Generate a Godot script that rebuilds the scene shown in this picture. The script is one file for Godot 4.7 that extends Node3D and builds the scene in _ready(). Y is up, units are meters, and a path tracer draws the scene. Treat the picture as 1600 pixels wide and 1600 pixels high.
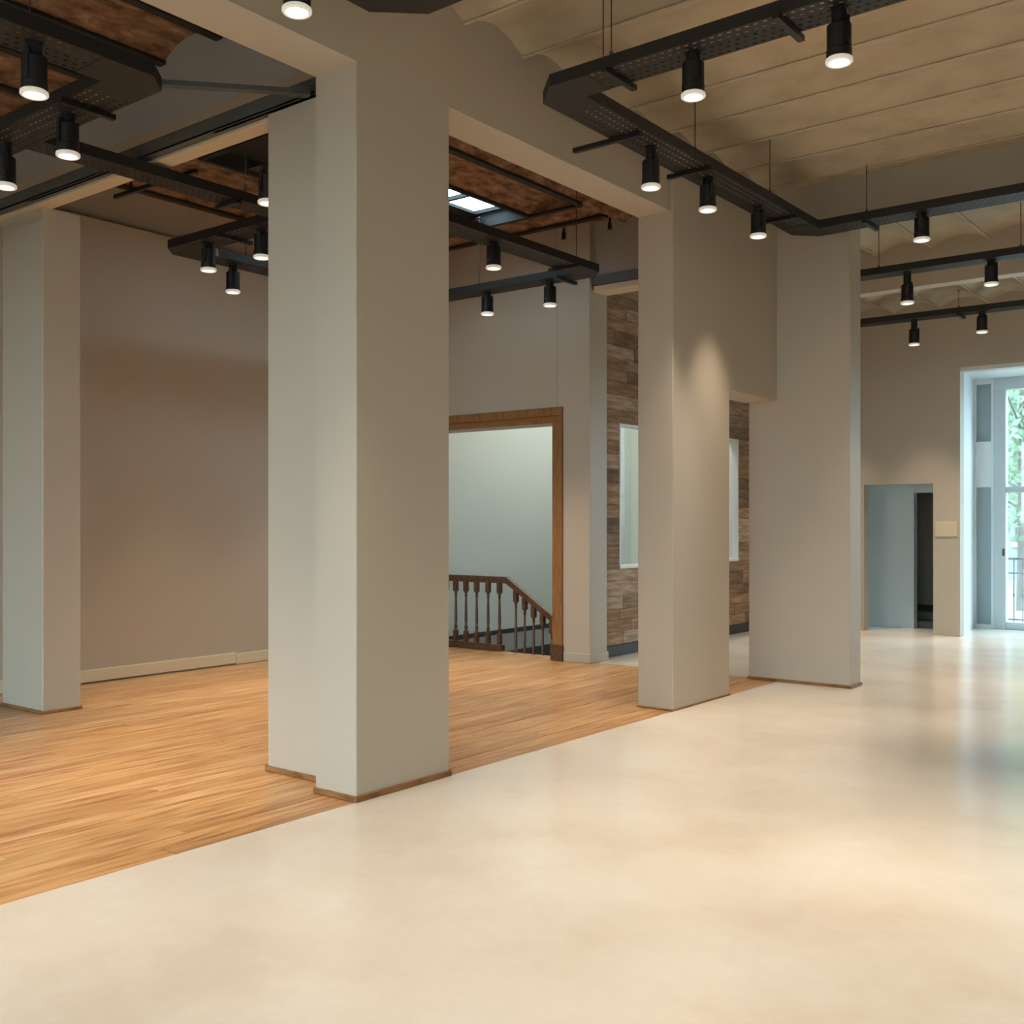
extends Node3D

# World axes: x runs along the arcade, -z runs back into the timber-floored room, y is up.
# "P(x, h, b)" puts a point x along the arcade, h above the floor and b behind the camera's own line.

var M := {}
var used := {}
var rng := RandomNumberGenerator.new()

func P(x: float, h: float, b: float) -> Vector3:
	return Vector3(x, h, -b)

# ---------------------------------------------------------------- mesh helpers
func mb() -> SurfaceTool:
	var st := SurfaceTool.new()
	st.begin(Mesh.PRIMITIVE_TRIANGLES)
	return st

# metres on the face: (x, z) on level faces, (z, y) or (x, y) on upright ones
func box_uv(v: Vector3, n: Vector3) -> Vector2:
	var a := n.abs()
	if a.y >= a.x and a.y >= a.z:
		return Vector2(v.x, v.z)
	return Vector2(v.z, v.y) if a.x > a.z else Vector2(v.x, v.y)

func tri(st: SurfaceTool, a: Vector3, b: Vector3, c: Vector3, n: Vector3):
	if (c - a).cross(b - a).dot(n) < 0.0:
		var t := b
		b = c
		c = t
	for v in [a, b, c]:
		st.set_normal(n)
		st.set_uv(box_uv(v, n))
		st.add_vertex(v)

func quad(st: SurfaceTool, a: Vector3, b: Vector3, c: Vector3, d: Vector3, n: Vector3):
	tri(st, a, b, c, n)
	tri(st, a, c, d, n)

func quad_auto(st: SurfaceTool, a: Vector3, b: Vector3, c: Vector3, d: Vector3, outward: Vector3):
	var n := (c - a).cross(b - a)
	if n.length() < 1e-12:
		n = (d - a).cross(c - a)
	n = n.normalized()
	if n.dot(outward) < 0.0:
		n = -n
	quad(st, a, b, c, d, n)

# box between two corners, edges chamfered by e
func box(st: SurfaceTool, p0: Vector3, p1: Vector3, e := 0.0):
	var lo := Vector3(minf(p0.x, p1.x), minf(p0.y, p1.y), minf(p0.z, p1.z))
	var hi := Vector3(maxf(p0.x, p1.x), maxf(p0.y, p1.y), maxf(p0.z, p1.z))
	var c := (lo + hi) / 2.0
	var h := (hi - lo) / 2.0
	e = minf(e, minf(h.x, minf(h.y, h.z)) * 0.45)
	for ax in 3:
		var u := (ax + 1) % 3
		var v := (ax + 2) % 3
		for s in [-1.0, 1.0]:
			var n := Vector3.ZERO
			n[ax] = s
			var q := []
			for k in [[-1, -1], [1, -1], [1, 1], [-1, 1]]:
				var w := Vector3.ZERO
				w[ax] = s * h[ax]
				w[u] = k[0] * (h[u] - e)
				w[v] = k[1] * (h[v] - e)
				q.append(c + w)
			quad(st, q[0], q[1], q[2], q[3], n)
			if e > 0.0:
				# chamfer strip between face +-ax and face +-u
				for t in [-1.0, 1.0]:
					var n2 := Vector3.ZERO
					n2[ax] = s
					n2[u] = t
					n2 = n2.normalized()
					var a1 := Vector3.ZERO
					a1[ax] = s * h[ax]
					a1[u] = t * (h[u] - e)
					var a2 := Vector3.ZERO
					a2[ax] = s * (h[ax] - e)
					a2[u] = t * h[u]
					var dv := Vector3.ZERO
					dv[v] = h[v] - e
					quad(st, c + a1 - dv, c + a1 + dv, c + a2 + dv, c + a2 - dv, n2)
	if e > 0.0:
		for sx in [-1.0, 1.0]:
			for sy in [-1.0, 1.0]:
				for sz in [-1.0, 1.0]:
					var sg := Vector3(sx, sy, sz)
					var a := c + Vector3(sx * h.x, sy * (h.y - e), sz * (h.z - e))
					var b := c + Vector3(sx * (h.x - e), sy * h.y, sz * (h.z - e))
					var d := c + Vector3(sx * (h.x - e), sy * (h.y - e), sz * h.z)
					tri(st, a, b, d, sg.normalized())

func bx(st: SurfaceTool, x0: float, x1: float, h0: float, h1: float, b0: float, b1: float, e := 0.0):
	box(st, P(x0, h0, b0), P(x1, h1, b1), e)

# bar of rectangular section between two points
func bar(st: SurfaceTool, a: Vector3, b: Vector3, w: float, t: float):
	var d := (b - a).normalized()
	var side := d.cross(Vector3.UP)
	if side.length() < 0.01:
		side = Vector3.RIGHT
	side = side.normalized()
	var up := side.cross(d).normalized()
	var s := side * w / 2.0
	var u := up * t / 2.0
	quad(st, a - s + u, a + s + u, b + s + u, b - s + u, up)
	quad(st, a - s - u, a + s - u, b + s - u, b - s - u, -up)
	quad(st, a + s - u, a + s + u, b + s + u, b + s - u, side)
	quad(st, a - s - u, a - s + u, b - s + u, b - s - u, -side)
	quad(st, a - s - u, a + s - u, a + s + u, a - s + u, -d)
	quad(st, b - s - u, b + s - u, b + s + u, b - s + u, d)

# profile of [radius, height] turned round the upright axis at c
func lathe(st: SurfaceTool, prof: Array, c := Vector3.ZERO, n := 20):
	for i in prof.size() - 1:
		var r0: float = prof[i][0]
		var y0: float = prof[i][1]
		var r1: float = prof[i + 1][0]
		var y1: float = prof[i + 1][1]
		var sl := Vector2(y1 - y0, -(r1 - r0))
		if sl.length() < 1e-9:
			continue
		sl = sl.normalized()
		for k in n:
			var a0 := TAU * k / n
			var a1 := TAU * (k + 1) / n
			var d0 := Vector3(cos(a0), 0, sin(a0))
			var d1 := Vector3(cos(a1), 0, sin(a1))
			var n0 := d0 * sl.x + Vector3.UP * sl.y
			var n1 := d1 * sl.x + Vector3.UP * sl.y
			var v := [c + d0 * r0 + Vector3.UP * y0, c + d1 * r0 + Vector3.UP * y0, c + d1 * r1 + Vector3.UP * y1, c + d0 * r1 + Vector3.UP * y1]
			var nn := [n0, n1, n1, n0]
			for t in [[0, 1, 2], [0, 2, 3]]:
				var o := [t[0], t[1], t[2]]
				if (v[o[2]] - v[o[0]]).cross(v[o[1]] - v[o[0]]).dot(n0 + n1) < 0.0:
					o = [t[0], t[2], t[1]]
				for j in o:
					st.set_normal(nn[j])
					st.set_uv(box_uv(v[j], nn[j]))
					st.add_vertex(v[j])

# upright prism over a plan polygon of [x, b]
func prism(st: SurfaceTool, poly: Array, h0: float, h1: float):
	var pts := PackedVector2Array()
	var mid := Vector2.ZERO
	for p in poly:
		pts.append(Vector2(p[0], p[1]))
		mid += Vector2(p[0], p[1]) / poly.size()
	var area := 0.0
	for i in pts.size():
		area += pts[i].cross(pts[(i + 1) % pts.size()])
	for i in pts.size():
		var a := pts[i]
		var b := pts[(i + 1) % pts.size()]
		var n2 := Vector2(b.y - a.y, a.x - b.x).normalized() * signf(area)
		quad(st, P(a.x, h0, a.y), P(b.x, h0, b.y), P(b.x, h1, b.y), P(a.x, h1, a.y), Vector3(n2.x, 0, -n2.y))
	var idx := Geometry2D.triangulate_polygon(pts)
	for i in range(0, idx.size(), 3):
		for e in [[h0, Vector3.DOWN], [h1, Vector3.UP]]:
			tri(st, P(pts[idx[i]].x, e[0], pts[idx[i]].y), P(pts[idx[i + 1]].x, e[0], pts[idx[i + 1]].y), P(pts[idx[i + 2]].x, e[0], pts[idx[i + 2]].y), e[1])

# plan rectangle with its corners cut by e
func rect_cut(x0: float, x1: float, b0: float, b1: float, e: float) -> Array:
	return [[x0 + e, b0], [x1 - e, b0], [x1, b0 + e], [x1, b1 - e], [x1 - e, b1], [x0 + e, b1], [x0, b1 - e], [x0, b0 + e]]

# ---------------------------------------------------------------- object helpers
func numbered(called: String) -> String:
	if not used.has(called):
		used[called] = 0
		return called
	used[called] += 1
	return "%s_%03d" % [called, used[called]]

func obj(called: String, st: SurfaceTool, m: Material, parent: Node = null) -> MeshInstance3D:
	var o := MeshInstance3D.new()
	o.mesh = st.commit()
	o.material_override = m
	o.cast_shadow = GeometryInstance3D.SHADOW_CASTING_SETTING_ON
	if parent == null:
		o.name = numbered(called)
		add_child(o, true)
	else:
		o.name = called
		parent.add_child(o, true)
	return o

func tag(o: Node, label: String, category: String, group := "", kind := "") -> Node:
	o.set_meta("label", label)
	o.set_meta("category", category)
	if group != "":
		o.set_meta("group", group)
	if kind != "":
		o.set_meta("kind", kind)
	return o

func thing(called: String, label: String, category: String, at := Vector3.ZERO, group := "", kind := "") -> Node3D:
	var o := Node3D.new()
	o.name = numbered(called)
	add_child(o, true)
	o.position = at
	tag(o, label, category, group, kind)
	return o

func struct(called: String, st: SurfaceTool, m: Material, label: String, category: String) -> MeshInstance3D:
	var o := obj(called, st, m)
	tag(o, label, category, "", "structure")
	return o

# ---------------------------------------------------------------- textures and materials
func noise_image(sd: int, freq: float, octaves: int, size := 512, kind := FastNoiseLite.TYPE_SIMPLEX_SMOOTH) -> Image:
	var n := FastNoiseLite.new()
	n.seed = sd
	n.noise_type = kind
	n.frequency = freq
	n.fractal_octaves = octaves
	n.fractal_gain = 0.55
	return n.get_seamless_image(size, size, false, false, 0.15)

# colours every pixel of a noise through a list of sRGB colours; a second noise adds fine grain
func ramp_texture(a: Image, stops: Array, b: Image = null, fine := 0.0) -> ImageTexture:
	var s := a.get_width()
	var g := Gradient.new()
	var offs := PackedFloat32Array()
	var cols := PackedColorArray()
	for st in stops:
		offs.append(st[0])
		cols.append(st[1])
	g.offsets = offs
	g.colors = cols
	var out := Image.create(s, s, false, Image.FORMAT_RGB8)
	for y in s:
		for x in s:
			var c := g.sample(a.get_pixel(x, y).r)
			if b != null:
				var k := 1.0 + (b.get_pixel(x, y).r - 0.5) * fine
				c = Color(c.r * k, c.g * k, c.b * k)
			out.set_pixel(x, y, c)
	out.generate_mipmaps()
	return ImageTexture.create_from_image(out)

func mat(c: Color, rough: float, metal := 0.0) -> StandardMaterial3D:
	var m := StandardMaterial3D.new()
	m.albedo_color = c
	m.roughness = rough
	m.metallic = metal
	return m

func textured(t: Texture2D, rough: float, su: float, sv: float, tint := Color.WHITE, offset := Vector3.ZERO) -> StandardMaterial3D:
	var m := mat(tint, rough)
	m.albedo_texture = t
	m.uv1_scale = Vector3(su, sv, 1)
	m.uv1_offset = offset
	return m

func rgb(r: int, g: int, b: int) -> Color:
	return Color8(r, g, b)

func make_materials():
	var fine := noise_image(7, 0.09, 3)
	# greige wall paint, one colour for every wall, beam and pillar
	M.wall = mat(rgb(188, 176, 159), 0.45)
	M.spandrel = mat(rgb(166, 161, 155), 0.7)
	M.white_wall = mat(rgb(216, 222, 216), 0.6)
	# cream limewash of the vaults
	M.vault = textured(ramp_texture(noise_image(11, 0.014, 5), [[0.2, rgb(176, 159, 134)], [0.5, rgb(186, 168, 142)], [0.8, rgb(192, 175, 149)]], fine, 0.02), 0.75, 0.25, 0.45)
	M.cream = mat(rgb(210, 194, 166), 0.6)
	M.skirting = mat(rgb(222, 206, 174), 0.5)
	# polished cement floor
	var cement := ramp_texture(noise_image(21, 0.007, 6), [[0.15, rgb(218, 206, 190)], [0.4, rgb(224, 214, 200)], [0.6, rgb(226, 217, 204)], [0.85, rgb(229, 222, 210)]], fine, 0.02)
	M.cement = textured(cement, 0.2, 0.22, 0.22)
	# pine boards
	var grain := noise_image(31, 0.018, 5)
	var wood := ramp_texture(grain, [[0.15, rgb(164, 118, 74)], [0.38, rgb(195, 148, 99)], [0.55, rgb(207, 161, 111)], [0.85, rgb(218, 176, 127)]], fine, 0.06)
	M.boards = []
	for k in 6:
		var t: Color = [rgb(255, 255, 255), rgb(242, 238, 230), rgb(250, 244, 234), rgb(232, 224, 214), rgb(248, 248, 244), rgb(242, 234, 224)][k]
		M.boards.append(textured(wood, 0.32, 0.16, 1.6, t, Vector3(0.37 * k, 0.53 * k, 0)))
	M.under = mat(rgb(70, 44, 26), 0.9)
	M.oak_trim = textured(ramp_texture(grain, [[0.2, rgb(130, 90, 50)], [0.5, rgb(145, 102, 58)], [0.8, rgb(156, 114, 68)]], fine, 0.06), 0.4, 3.0, 0.35)
	M.rail_wood = textured(ramp_texture(grain, [[0.2, rgb(76, 50, 34)], [0.5, rgb(92, 62, 42)], [0.8, rgb(106, 74, 52)]], fine, 0.06), 0.4, 2.0, 1.2)
	M.plinth = textured(wood, 0.5, 0.4, 1.0, rgb(178, 160, 140))
	# reclaimed cladding boards
	var barn_a := ramp_texture(noise_image(41, 0.02, 5), [[0.2, rgb(146, 124, 104)], [0.5, rgb(172, 148, 124)], [0.8, rgb(192, 168, 142)]], fine, 0.08)
	M.barn = []
	for k in 6:
		var t2: Color = [rgb(255, 255, 255), rgb(214, 206, 200), rgb(245, 230, 212), rgb(184, 172, 162), rgb(236, 226, 218), rgb(224, 206, 186)][k]
		M.barn.append(textured(barn_a, 0.8, 0.25, 1.6, t2, Vector3(0.41 * k, 0.3 * k, 0)))
	# soot-stained brick of the flat vaults
	var brick := ramp_texture(noise_image(51, 0.02, 5), [[0.12, rgb(88, 64, 50)], [0.35, rgb(128, 94, 70)], [0.55, rgb(146, 108, 80)], [0.72, rgb(156, 122, 96)], [0.9, rgb(178, 152, 128)]], fine, 0.2)
	M.brick = textured(brick, 0.9, 0.4, 0.9)
	M.steel = mat(rgb(38, 36, 34), 0.6)
	M.channel = mat(rgb(84, 86, 86), 0.5)
	M.tray = mat(rgb(32, 31, 30), 0.55)
	M.black = mat(rgb(26, 26, 28), 0.42)
	M.rod = mat(rgb(96, 88, 78), 0.4, 0.6)
	M.lens = mat(rgb(255, 250, 240), 0.3)
	M.lens.emission_enabled = true
	M.lens.emission = Color(1.0, 0.95, 0.86)
	M.lens.emission_energy_multiplier = 3.0
	M.rim = mat(rgb(235, 232, 225), 0.25)
	M.rim.emission_enabled = true
	M.rim.emission = Color(1.0, 0.95, 0.88)
	M.rim.emission_energy_multiplier = 0.3
	M.panel = mat(rgb(240, 245, 240), 0.5)
	M.panel.emission_enabled = true
	M.panel.emission = Color(0.93, 1.0, 0.95)
	M.panel.emission_energy_multiplier = 1.5
	M.pane = mat(Color(0.92, 0.97, 0.97, 0.08), 0.02)
	M.pane.transparency = BaseMaterial3D.TRANSPARENCY_ALPHA
	M.pane_dull = mat(Color(0.92, 0.97, 0.95, 0.08), 0.02)
	M.pane_dull.transparency = BaseMaterial3D.TRANSPARENCY_ALPHA
	M.pane_dull.metallic_specular = 0.15
	M.frame = mat(rgb(226, 231, 233), 0.4)
	M.frame_grey = mat(rgb(196, 203, 208), 0.4)
	M.grey = mat(rgb(104, 106, 104), 0.7)
	M.dark_grey = mat(rgb(58, 58, 58), 0.6)
	M.passage = mat(rgb(186, 196, 198), 0.5)
	M.iron = mat(rgb(62, 72, 78), 0.5)
	M.paving = mat(rgb(128, 130, 128), 0.8)
	M.facade = mat(rgb(122, 128, 124), 0.9)
	M.glass_dark = mat(rgb(66, 78, 84), 0.1)
	M.bark = mat(rgb(96, 88, 80), 0.9)
	M.leaf = []
	for c in [rgb(110, 134, 104), rgb(122, 146, 116), rgb(96, 122, 90)]:
		var lm := mat(c, 0.6)
		lm.backlight_enabled = true
		lm.backlight = Color(0.25, 0.28, 0.18)
		M.leaf.append(lm)

# ---------------------------------------------------------------- setting
# a ceiling of shallow vaults, solid up to "top": cusps every "pitch" from "first", springing at h0
func vaults(called: String, along_x: bool, x0: float, x1: float, b0: float, b1: float, first: float, pitch: float, h0: float, rise: float, top: float, m: Material, label: String, joists: Material = null, cusps := []) -> Node3D:
	var o := thing(called, label, "ceiling", Vector3.ZERO, "", "structure")
	var lo := b0 if along_x else x0
	var hi := b1 if along_x else x1
	var e0 := x0 if along_x else b0
	var e1 := x1 if along_x else b1
	var st := mb()
	var pos := []
	if cusps.is_empty():
		var k := int(floor((lo - first) / pitch))
		while first + pitch * k < hi + pitch:
			cusps.append(first + pitch * k)
			k += 1
	for i in cusps.size() - 1:
		var w: float = cusps[i + 1] - cusps[i]
		for j in 12:
			var t0: float = j / 12.0
			var t1: float = (j + 1) / 12.0
			var u0: float = cusps[i] + w * t0
			var u1: float = cusps[i] + w * t1
			var c0 := clampf(u0, lo, hi)
			var c1 := clampf(u1, lo, hi)
			if c1 - c0 < 1e-4:
				continue
			var f0: float = (c0 - cusps[i]) / w
			var f1: float = (c1 - cusps[i]) / w
			pos.append([c0, h0 + rise * 4.0 * f0 * (1.0 - f0), c1, h0 + rise * 4.0 * f1 * (1.0 - f1), -rise * 4.0 * (1.0 - 2.0 * f0) / w, -rise * 4.0 * (1.0 - 2.0 * f1) / w])
	for q in pos:
		var v := []
		var n := []
		for z in [[0, e0], [0, e1], [1, e1], [1, e0]]:
			var u: float = q[0] if z[0] == 0 else q[2]
			var h: float = q[1] if z[0] == 0 else q[3]
			var sl: float = q[4] if z[0] == 0 else q[5]
			v.append(P(z[1], h, u) if along_x else P(u, h, z[1]))
			# downward normal of the soffit
			var nn := Vector3(0, -1, -(-sl) * -1.0) if along_x else Vector3(-sl, -1, 0)
			if along_x:
				nn = Vector3(0, -1, sl)
			n.append(nn.normalized())
		for t in [[0, 1, 2], [0, 2, 3]]:
			var o3 := [t[0], t[1], t[2]]
			if (v[o3[2]] - v[o3[0]]).cross(v[o3[1]] - v[o3[0]]).dot(Vector3.DOWN) < 0.0:
				o3 = [t[0], t[2], t[1]]
			for j2 in o3:
				st.set_normal(n[j2])
				st.set_uv(Vector2(v[j2].x, v[j2].z) if along_x else Vector2(v[j2].z, v[j2].x))
				st.add_vertex(v[j2])
		# the ends of each slice up to the flat top
		for e in [e0, e1]:
			var a := P(e, q[1], q[0]) if along_x else P(q[0], q[1], e)
			var b := P(e, q[3], q[2]) if along_x else P(q[2], q[3], e)
			var nd := Vector3.RIGHT if along_x else Vector3.BACK
			if e == e0:
				nd = -nd
			if not along_x:
				nd = -nd
			quad(st, a, b, Vector3(b.x, top, b.z), Vector3(a.x, top, a.z), nd)
	quad(st, P(x0, top, b0), P(x1, top, b0), P(x1, top, b1), P(x0, top, b1), Vector3.UP)
	obj("vault", st, m, o)
	if joists != null:
		for c in cusps:
			if c < lo + 0.02 or c > hi - 0.02:
				continue
			var js := mb()
			var hw := 0.035 if joists == M.steel else 0.014
			var drop := 0.02 if joists == M.steel else 0.004
			if along_x:
				bx(js, x0, x1, h0 - drop, h0 + 0.004, c - hw, c + hw, 0.004)
				bx(js, x0, x1, h0 + 0.004, h0 + 0.06, c - 0.008, c + 0.008)
			else:
				bx(js, c - hw, c + hw, h0 - drop, h0 + 0.004, b0, b1, 0.004)
				bx(js, c - 0.008, c + 0.008, h0 + 0.004, h0 + 0.06, b0, b1)
			obj("joist", js, joists, o)
	return o

const XF := -6.0      # front wall of the building, behind the camera
const BR := -3.2      # right-hand wall, outside the frame
const BA := 4.108     # face of the arcade
const BK := 4.43      # back of the arcade
const HB := 3.952     # underside of the arcade beams
const XG := 9.284     # second girder line
const XE := 14.33     # far wall
const TOP := 4.85

func build_setting():
	# floors
	var st := mb()
	prism(st, [[XF, BR], [16.2, BR], [16.2, 4.1], [XE, 5.2], [XE, 6.5], [9.36, 6.5], [9.36, BA], [XF, BA]], -0.25, 0.0)
	struct("floor", st, M.cement, "polished beige cement floor with cloudy blotches", "floor")
	build_board_floor()

	# arcade between the two rooms
	st = mb()
	bx(st, XF, 3.91, HB, TOP, BA, BK, 0.004)
	struct("wall_arcade", st, M.wall, "greige beam wall above the opening beside the stepped pillar", "wall")
	st = mb()
	bx(st, 4.64, 7.33, HB, TOP, BA + 0.025, BK, 0.004)
	struct("wall_arcade", st, M.wall, "greige beam wall over the opening between the two broad pillars", "wall")
	st = mb()
	bx(st, 8.295, XG + 0.01, 2.63, TOP, BA, BK, 0.004)
	struct("wall_arcade", st, M.wall, "greige wall above the narrow passage beside the projecting pier", "wall")

	# girder walls across the building
	st = mb()
	bx(st, 4.15, 4.24, 3.988, TOP, BK, 9.15)
	struct("wall_girder", st, M.spandrel, "grey plaster wall over the steel girder of the timber-floored room", "wall")
	st = mb()
	bx(st, 9.312, 9.52, 3.988, TOP, BK, 6.3)
	struct("wall_girder", st, M.spandrel, "grey plaster wall over the girder beside the board cladding", "wall")
	st = mb()
	bx(st, XG, 9.552, 4.21, TOP, BR, BA + 0.01, 0.004)
	struct("wall_girder", st, M.wall, "greige beam crossing the cement-floored room above the pier", "wall")
	st = mb()
	bx(st, 11.93, 12.12, 4.1, TOP, BR, 6.4, 0.004)
	struct("wall_girder", st, M.wall, "greige beam across the far bay of the cement-floored room", "wall")

	# back wall of the timber-floored room: lining and the older wall behind it
	st = mb()
	bx(st, XF, 9.24, -0.1, 4.32, 9.084, 9.16, 0.003)
	struct("wall_back", st, M.wall, "greige lined back wall of the timber-floored room", "wall")
	st = mb()
	bx(st, XF - 0.2, 9.56, -0.1, TOP, 9.16, 9.4)
	struct("wall_back", st, M.wall, "older plaster wall showing above the back wall lining", "wall")
	var bb := thing("baseboard_back", "cream skirting board along the back wall", "baseboard", Vector3.ZERO, "", "structure")
	st = mb()
	bx(st, XF, 6.9, 0.012, 0.125, 9.064, 9.084, 0.004)
	obj("board", st, M.skirting, bb)
	st = mb()
	bx(st, 6.905, 9.23, 0.0, 0.112, 9.062, 9.084, 0.004)
	obj("board", st, M.skirting, bb)

	# wall with the stair opening
	st = mb()
	bx(st, 9.23, 9.563, -0.1, TOP, 6.176, 6.60, 0.004)
	bx(st, 9.23, 9.563, 2.64, TOP, 6.60, 8.72)
	bx(st, 9.23, 9.563, -0.1, TOP, 8.72, 9.16)
	struct("wall_stair", st, M.wall, "greige wall around the timber-framed stair opening", "wall")
	st = mb()
	bx(st, 9.216, 9.577, 0.0, 0.10, 6.162, 6.51, 0.005)
	struct("baseboard_stair", st, M.wall, "painted skirting round the pier beside the stair opening", "baseboard")
	# oak casing
	var tr := thing("trim_1", "oak casing round the stair opening", "door frame", Vector3.ZERO, "", "structure")
	st = mb()
	bx(st, 9.205, 9.50, 0.17, 2.64, 6.518, 6.60, 0.004)
	bx(st, 9.225, 9.565, 0.17, 2.564, 6.60, 6.662, 0.004)
	obj("casing", st, M.oak_trim, tr)
	st = mb()
	bx(st, 9.195, 9.50, 0.0, 0.17, 6.51, 6.668, 0.004)
	obj("casing_block", st, M.rail_wood, tr)
	st = mb()
	bx(st, 9.205, 9.50, 2.64, 2.73, 6.518, 8.82, 0.004)
	bx(st, 9.225, 9.565, 2.564, 2.64, 6.60, 8.72, 0.004)
	obj("casing", st, M.oak_trim, tr)
	st = mb()
	bx(st, 9.205, 9.50, 0.0, 2.64, 8.72, 8.82, 0.004)
	bx(st, 9.225, 9.565, 0.0, 2.564, 8.66, 8.72, 0.004)
	obj("casing", st, M.oak_trim, tr)

	build_stair_hall()
	build_cladding()
	build_far_end()

	# outer walls behind and beside the camera, with the shop windows that let the daylight in
	st = mb()
	bx(st, XF - 0.3, XE + 0.2, -0.1, TOP, BR - 0.3, BR)
	struct("wall_right", st, M.wall, "greige side wall of the cement-floored room", "wall")
	st = mb()
	bx(st, XF - 0.3, XF, -0.1, 0.12, BR, 9.4)
	bx(st, XF - 0.3, XF, 4.2, TOP, BR, 9.4)
	for q in [[BR, -2.8], [0.2, 0.5], [3.7, 4.8], [8.2, 9.4]]:
		bx(st, XF - 0.3, XF, 0.12, 4.2, q[0], q[1])
	struct("wall_front", st, M.wall, "greige front wall with shop windows", "wall")
	var n := 2
	for q in [[-2.8, 0.2], [0.5, 3.7], [4.8, 8.2]]:
		var w := thing("window_%d" % n, "large front shop window with white frame", "window", Vector3.ZERO, "", "structure")
		n += 1
		st = mb()
		for f in [[q[0], q[0] + 0.06], [q[1] - 0.06, q[1]], [(q[0] + q[1]) / 2 - 0.03, (q[0] + q[1]) / 2 + 0.03]]:
			bx(st, XF - 0.2, XF - 0.12, 0.12, 4.2, f[0], f[1])
		bx(st, XF - 0.198, XF - 0.122, 0.12, 0.19, q[0], q[1])
		bx(st, XF - 0.198, XF - 0.122, 4.13, 4.2, q[0], q[1])
		obj("window_frame", st, M.frame, w)
		st = mb()
		bx(st, XF - 0.165, XF - 0.155, 0.19, 4.13, q[0] + 0.06, q[1] - 0.06)
		obj("pane", st, M.pane, w)

	# ceilings
	vaults("ceiling", false, XF, XG + 0.02, BR, BA + 0.04, 4.82, 0.58, 4.5, 0.10, TOP, M.vault, "cream shallow vaults over the near bay of the cement-floored room", M.vault)
	vaults("ceiling", true, 9.54, 11.94, BR, 6.4, 2.88, 0.595, 4.5, 0.10, TOP, M.vault, "cream shallow vaults between the two cross beams", M.vault)
	vaults("ceiling", true, 12.1, XE + 0.02, BR, 6.4, 2.88, 0.595, 4.30, 0.10, TOP, M.vault, "lower cream vaults in front of the far wall", M.vault)
	vaults("ceiling", true, XF, 4.15, BK - 0.02, 9.2, 5.62, 0.62, 4.6, 0.10, TOP, M.brick, "bare brick vaults on dark joists in front of the steel girder", M.steel)
	vaults("ceiling", true, 4.23, 5.4, BK - 0.02, 9.2, 5.8, 0.6, 4.6, 0.09, 4.73, M.brick, "bare brick vaults just behind the steel girder", M.steel)
	vaults("ceiling", true, 5.4, 8.5, BK - 0.02, 6.4, 5.8, 0.6, 4.6, 0.09, 4.73, M.brick, "bare brick vaults between the arcade and the roof light", M.steel)
	vaults("ceiling", true, 5.4, 8.5, 7.6, 9.2, 5.8, 0.6, 4.6, 0.09, 4.73, M.brick, "bare brick vaults between the roof light and the back wall", M.steel)
	vaults("ceiling", true, 8.5, 9.31, BK - 0.02, 5.8, 5.8, 0.6, 4.6, 0.09, 4.73, M.brick, "bare brick vaults in the corner by the girder and arcade", M.steel)
	vaults("ceiling", false, 8.5, 9.33, 5.8, 9.2, 8.5, 0.45, 4.6, 0.08, 4.73, M.brick, "bare brick vaults between the roof light and the stair wall", M.steel, [8.5, 8.97, 9.44])
	vaults("ceiling", true, 9.5, 9.56, BK - 0.02, 6.4, 2.88, 0.595, 4.5, 0.10, TOP, M.vault, "cream strip of ceiling behind the girder")

func build_board_floor():
	var o := thing("floor", "orange pine board floor with dark seams", "floor", Vector3.ZERO, "", "structure")
	var st := mb()
	bx(st, XF, 9.36, -0.25, -0.022, BA, 9.2)
	obj("underfloor", st, M.under, o)
	rng.seed = 91
	var b := BA
	var row := 0
	var meshes := {}
	while b < 9.1:
		var w: float = [0.118, 0.13, 0.124, 0.135, 0.112][row % 5]
		var gap := 0.003
		if row in [1, 5, 11, 17]:
			gap = 0.007
		w = minf(w, 9.09 - b)
		if w < 0.03:
			break
		var x := XF + 0.02
		var nxt: float = -0.5 - rng.randf() * 1.2
		while x < 9.34:
			var x1: float = minf(nxt, 9.345)
			if 9.345 - x1 < 0.6:
				x1 = 9.345
			var ln := snappedf(x1 - x, 0.01)
			st = mb()
			var dip := rng.randf() * 0.0015
			bx(st, 0.0015, ln - 0.0015, -0.022, -dip, 0.0, w - gap, 0.0015)
			var p := obj("plank", st, M.boards[rng.randi() % 6], o)
			p.position = P(x, 0, b)
			x = x1
			nxt = x + 2.2 + rng.randf() * 2.0
			if x >= 9.34:
				break
		b += w
		row += 1
	# stair landing edge strip between board floor and hall
	st = mb()
	bx(st, 9.346, 9.52, -0.25, -0.002, 6.62, 9.0, 0.002)
	obj("threshold", st, M.boards[0], o)
	# oak edge strip along the cement
	
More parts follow.
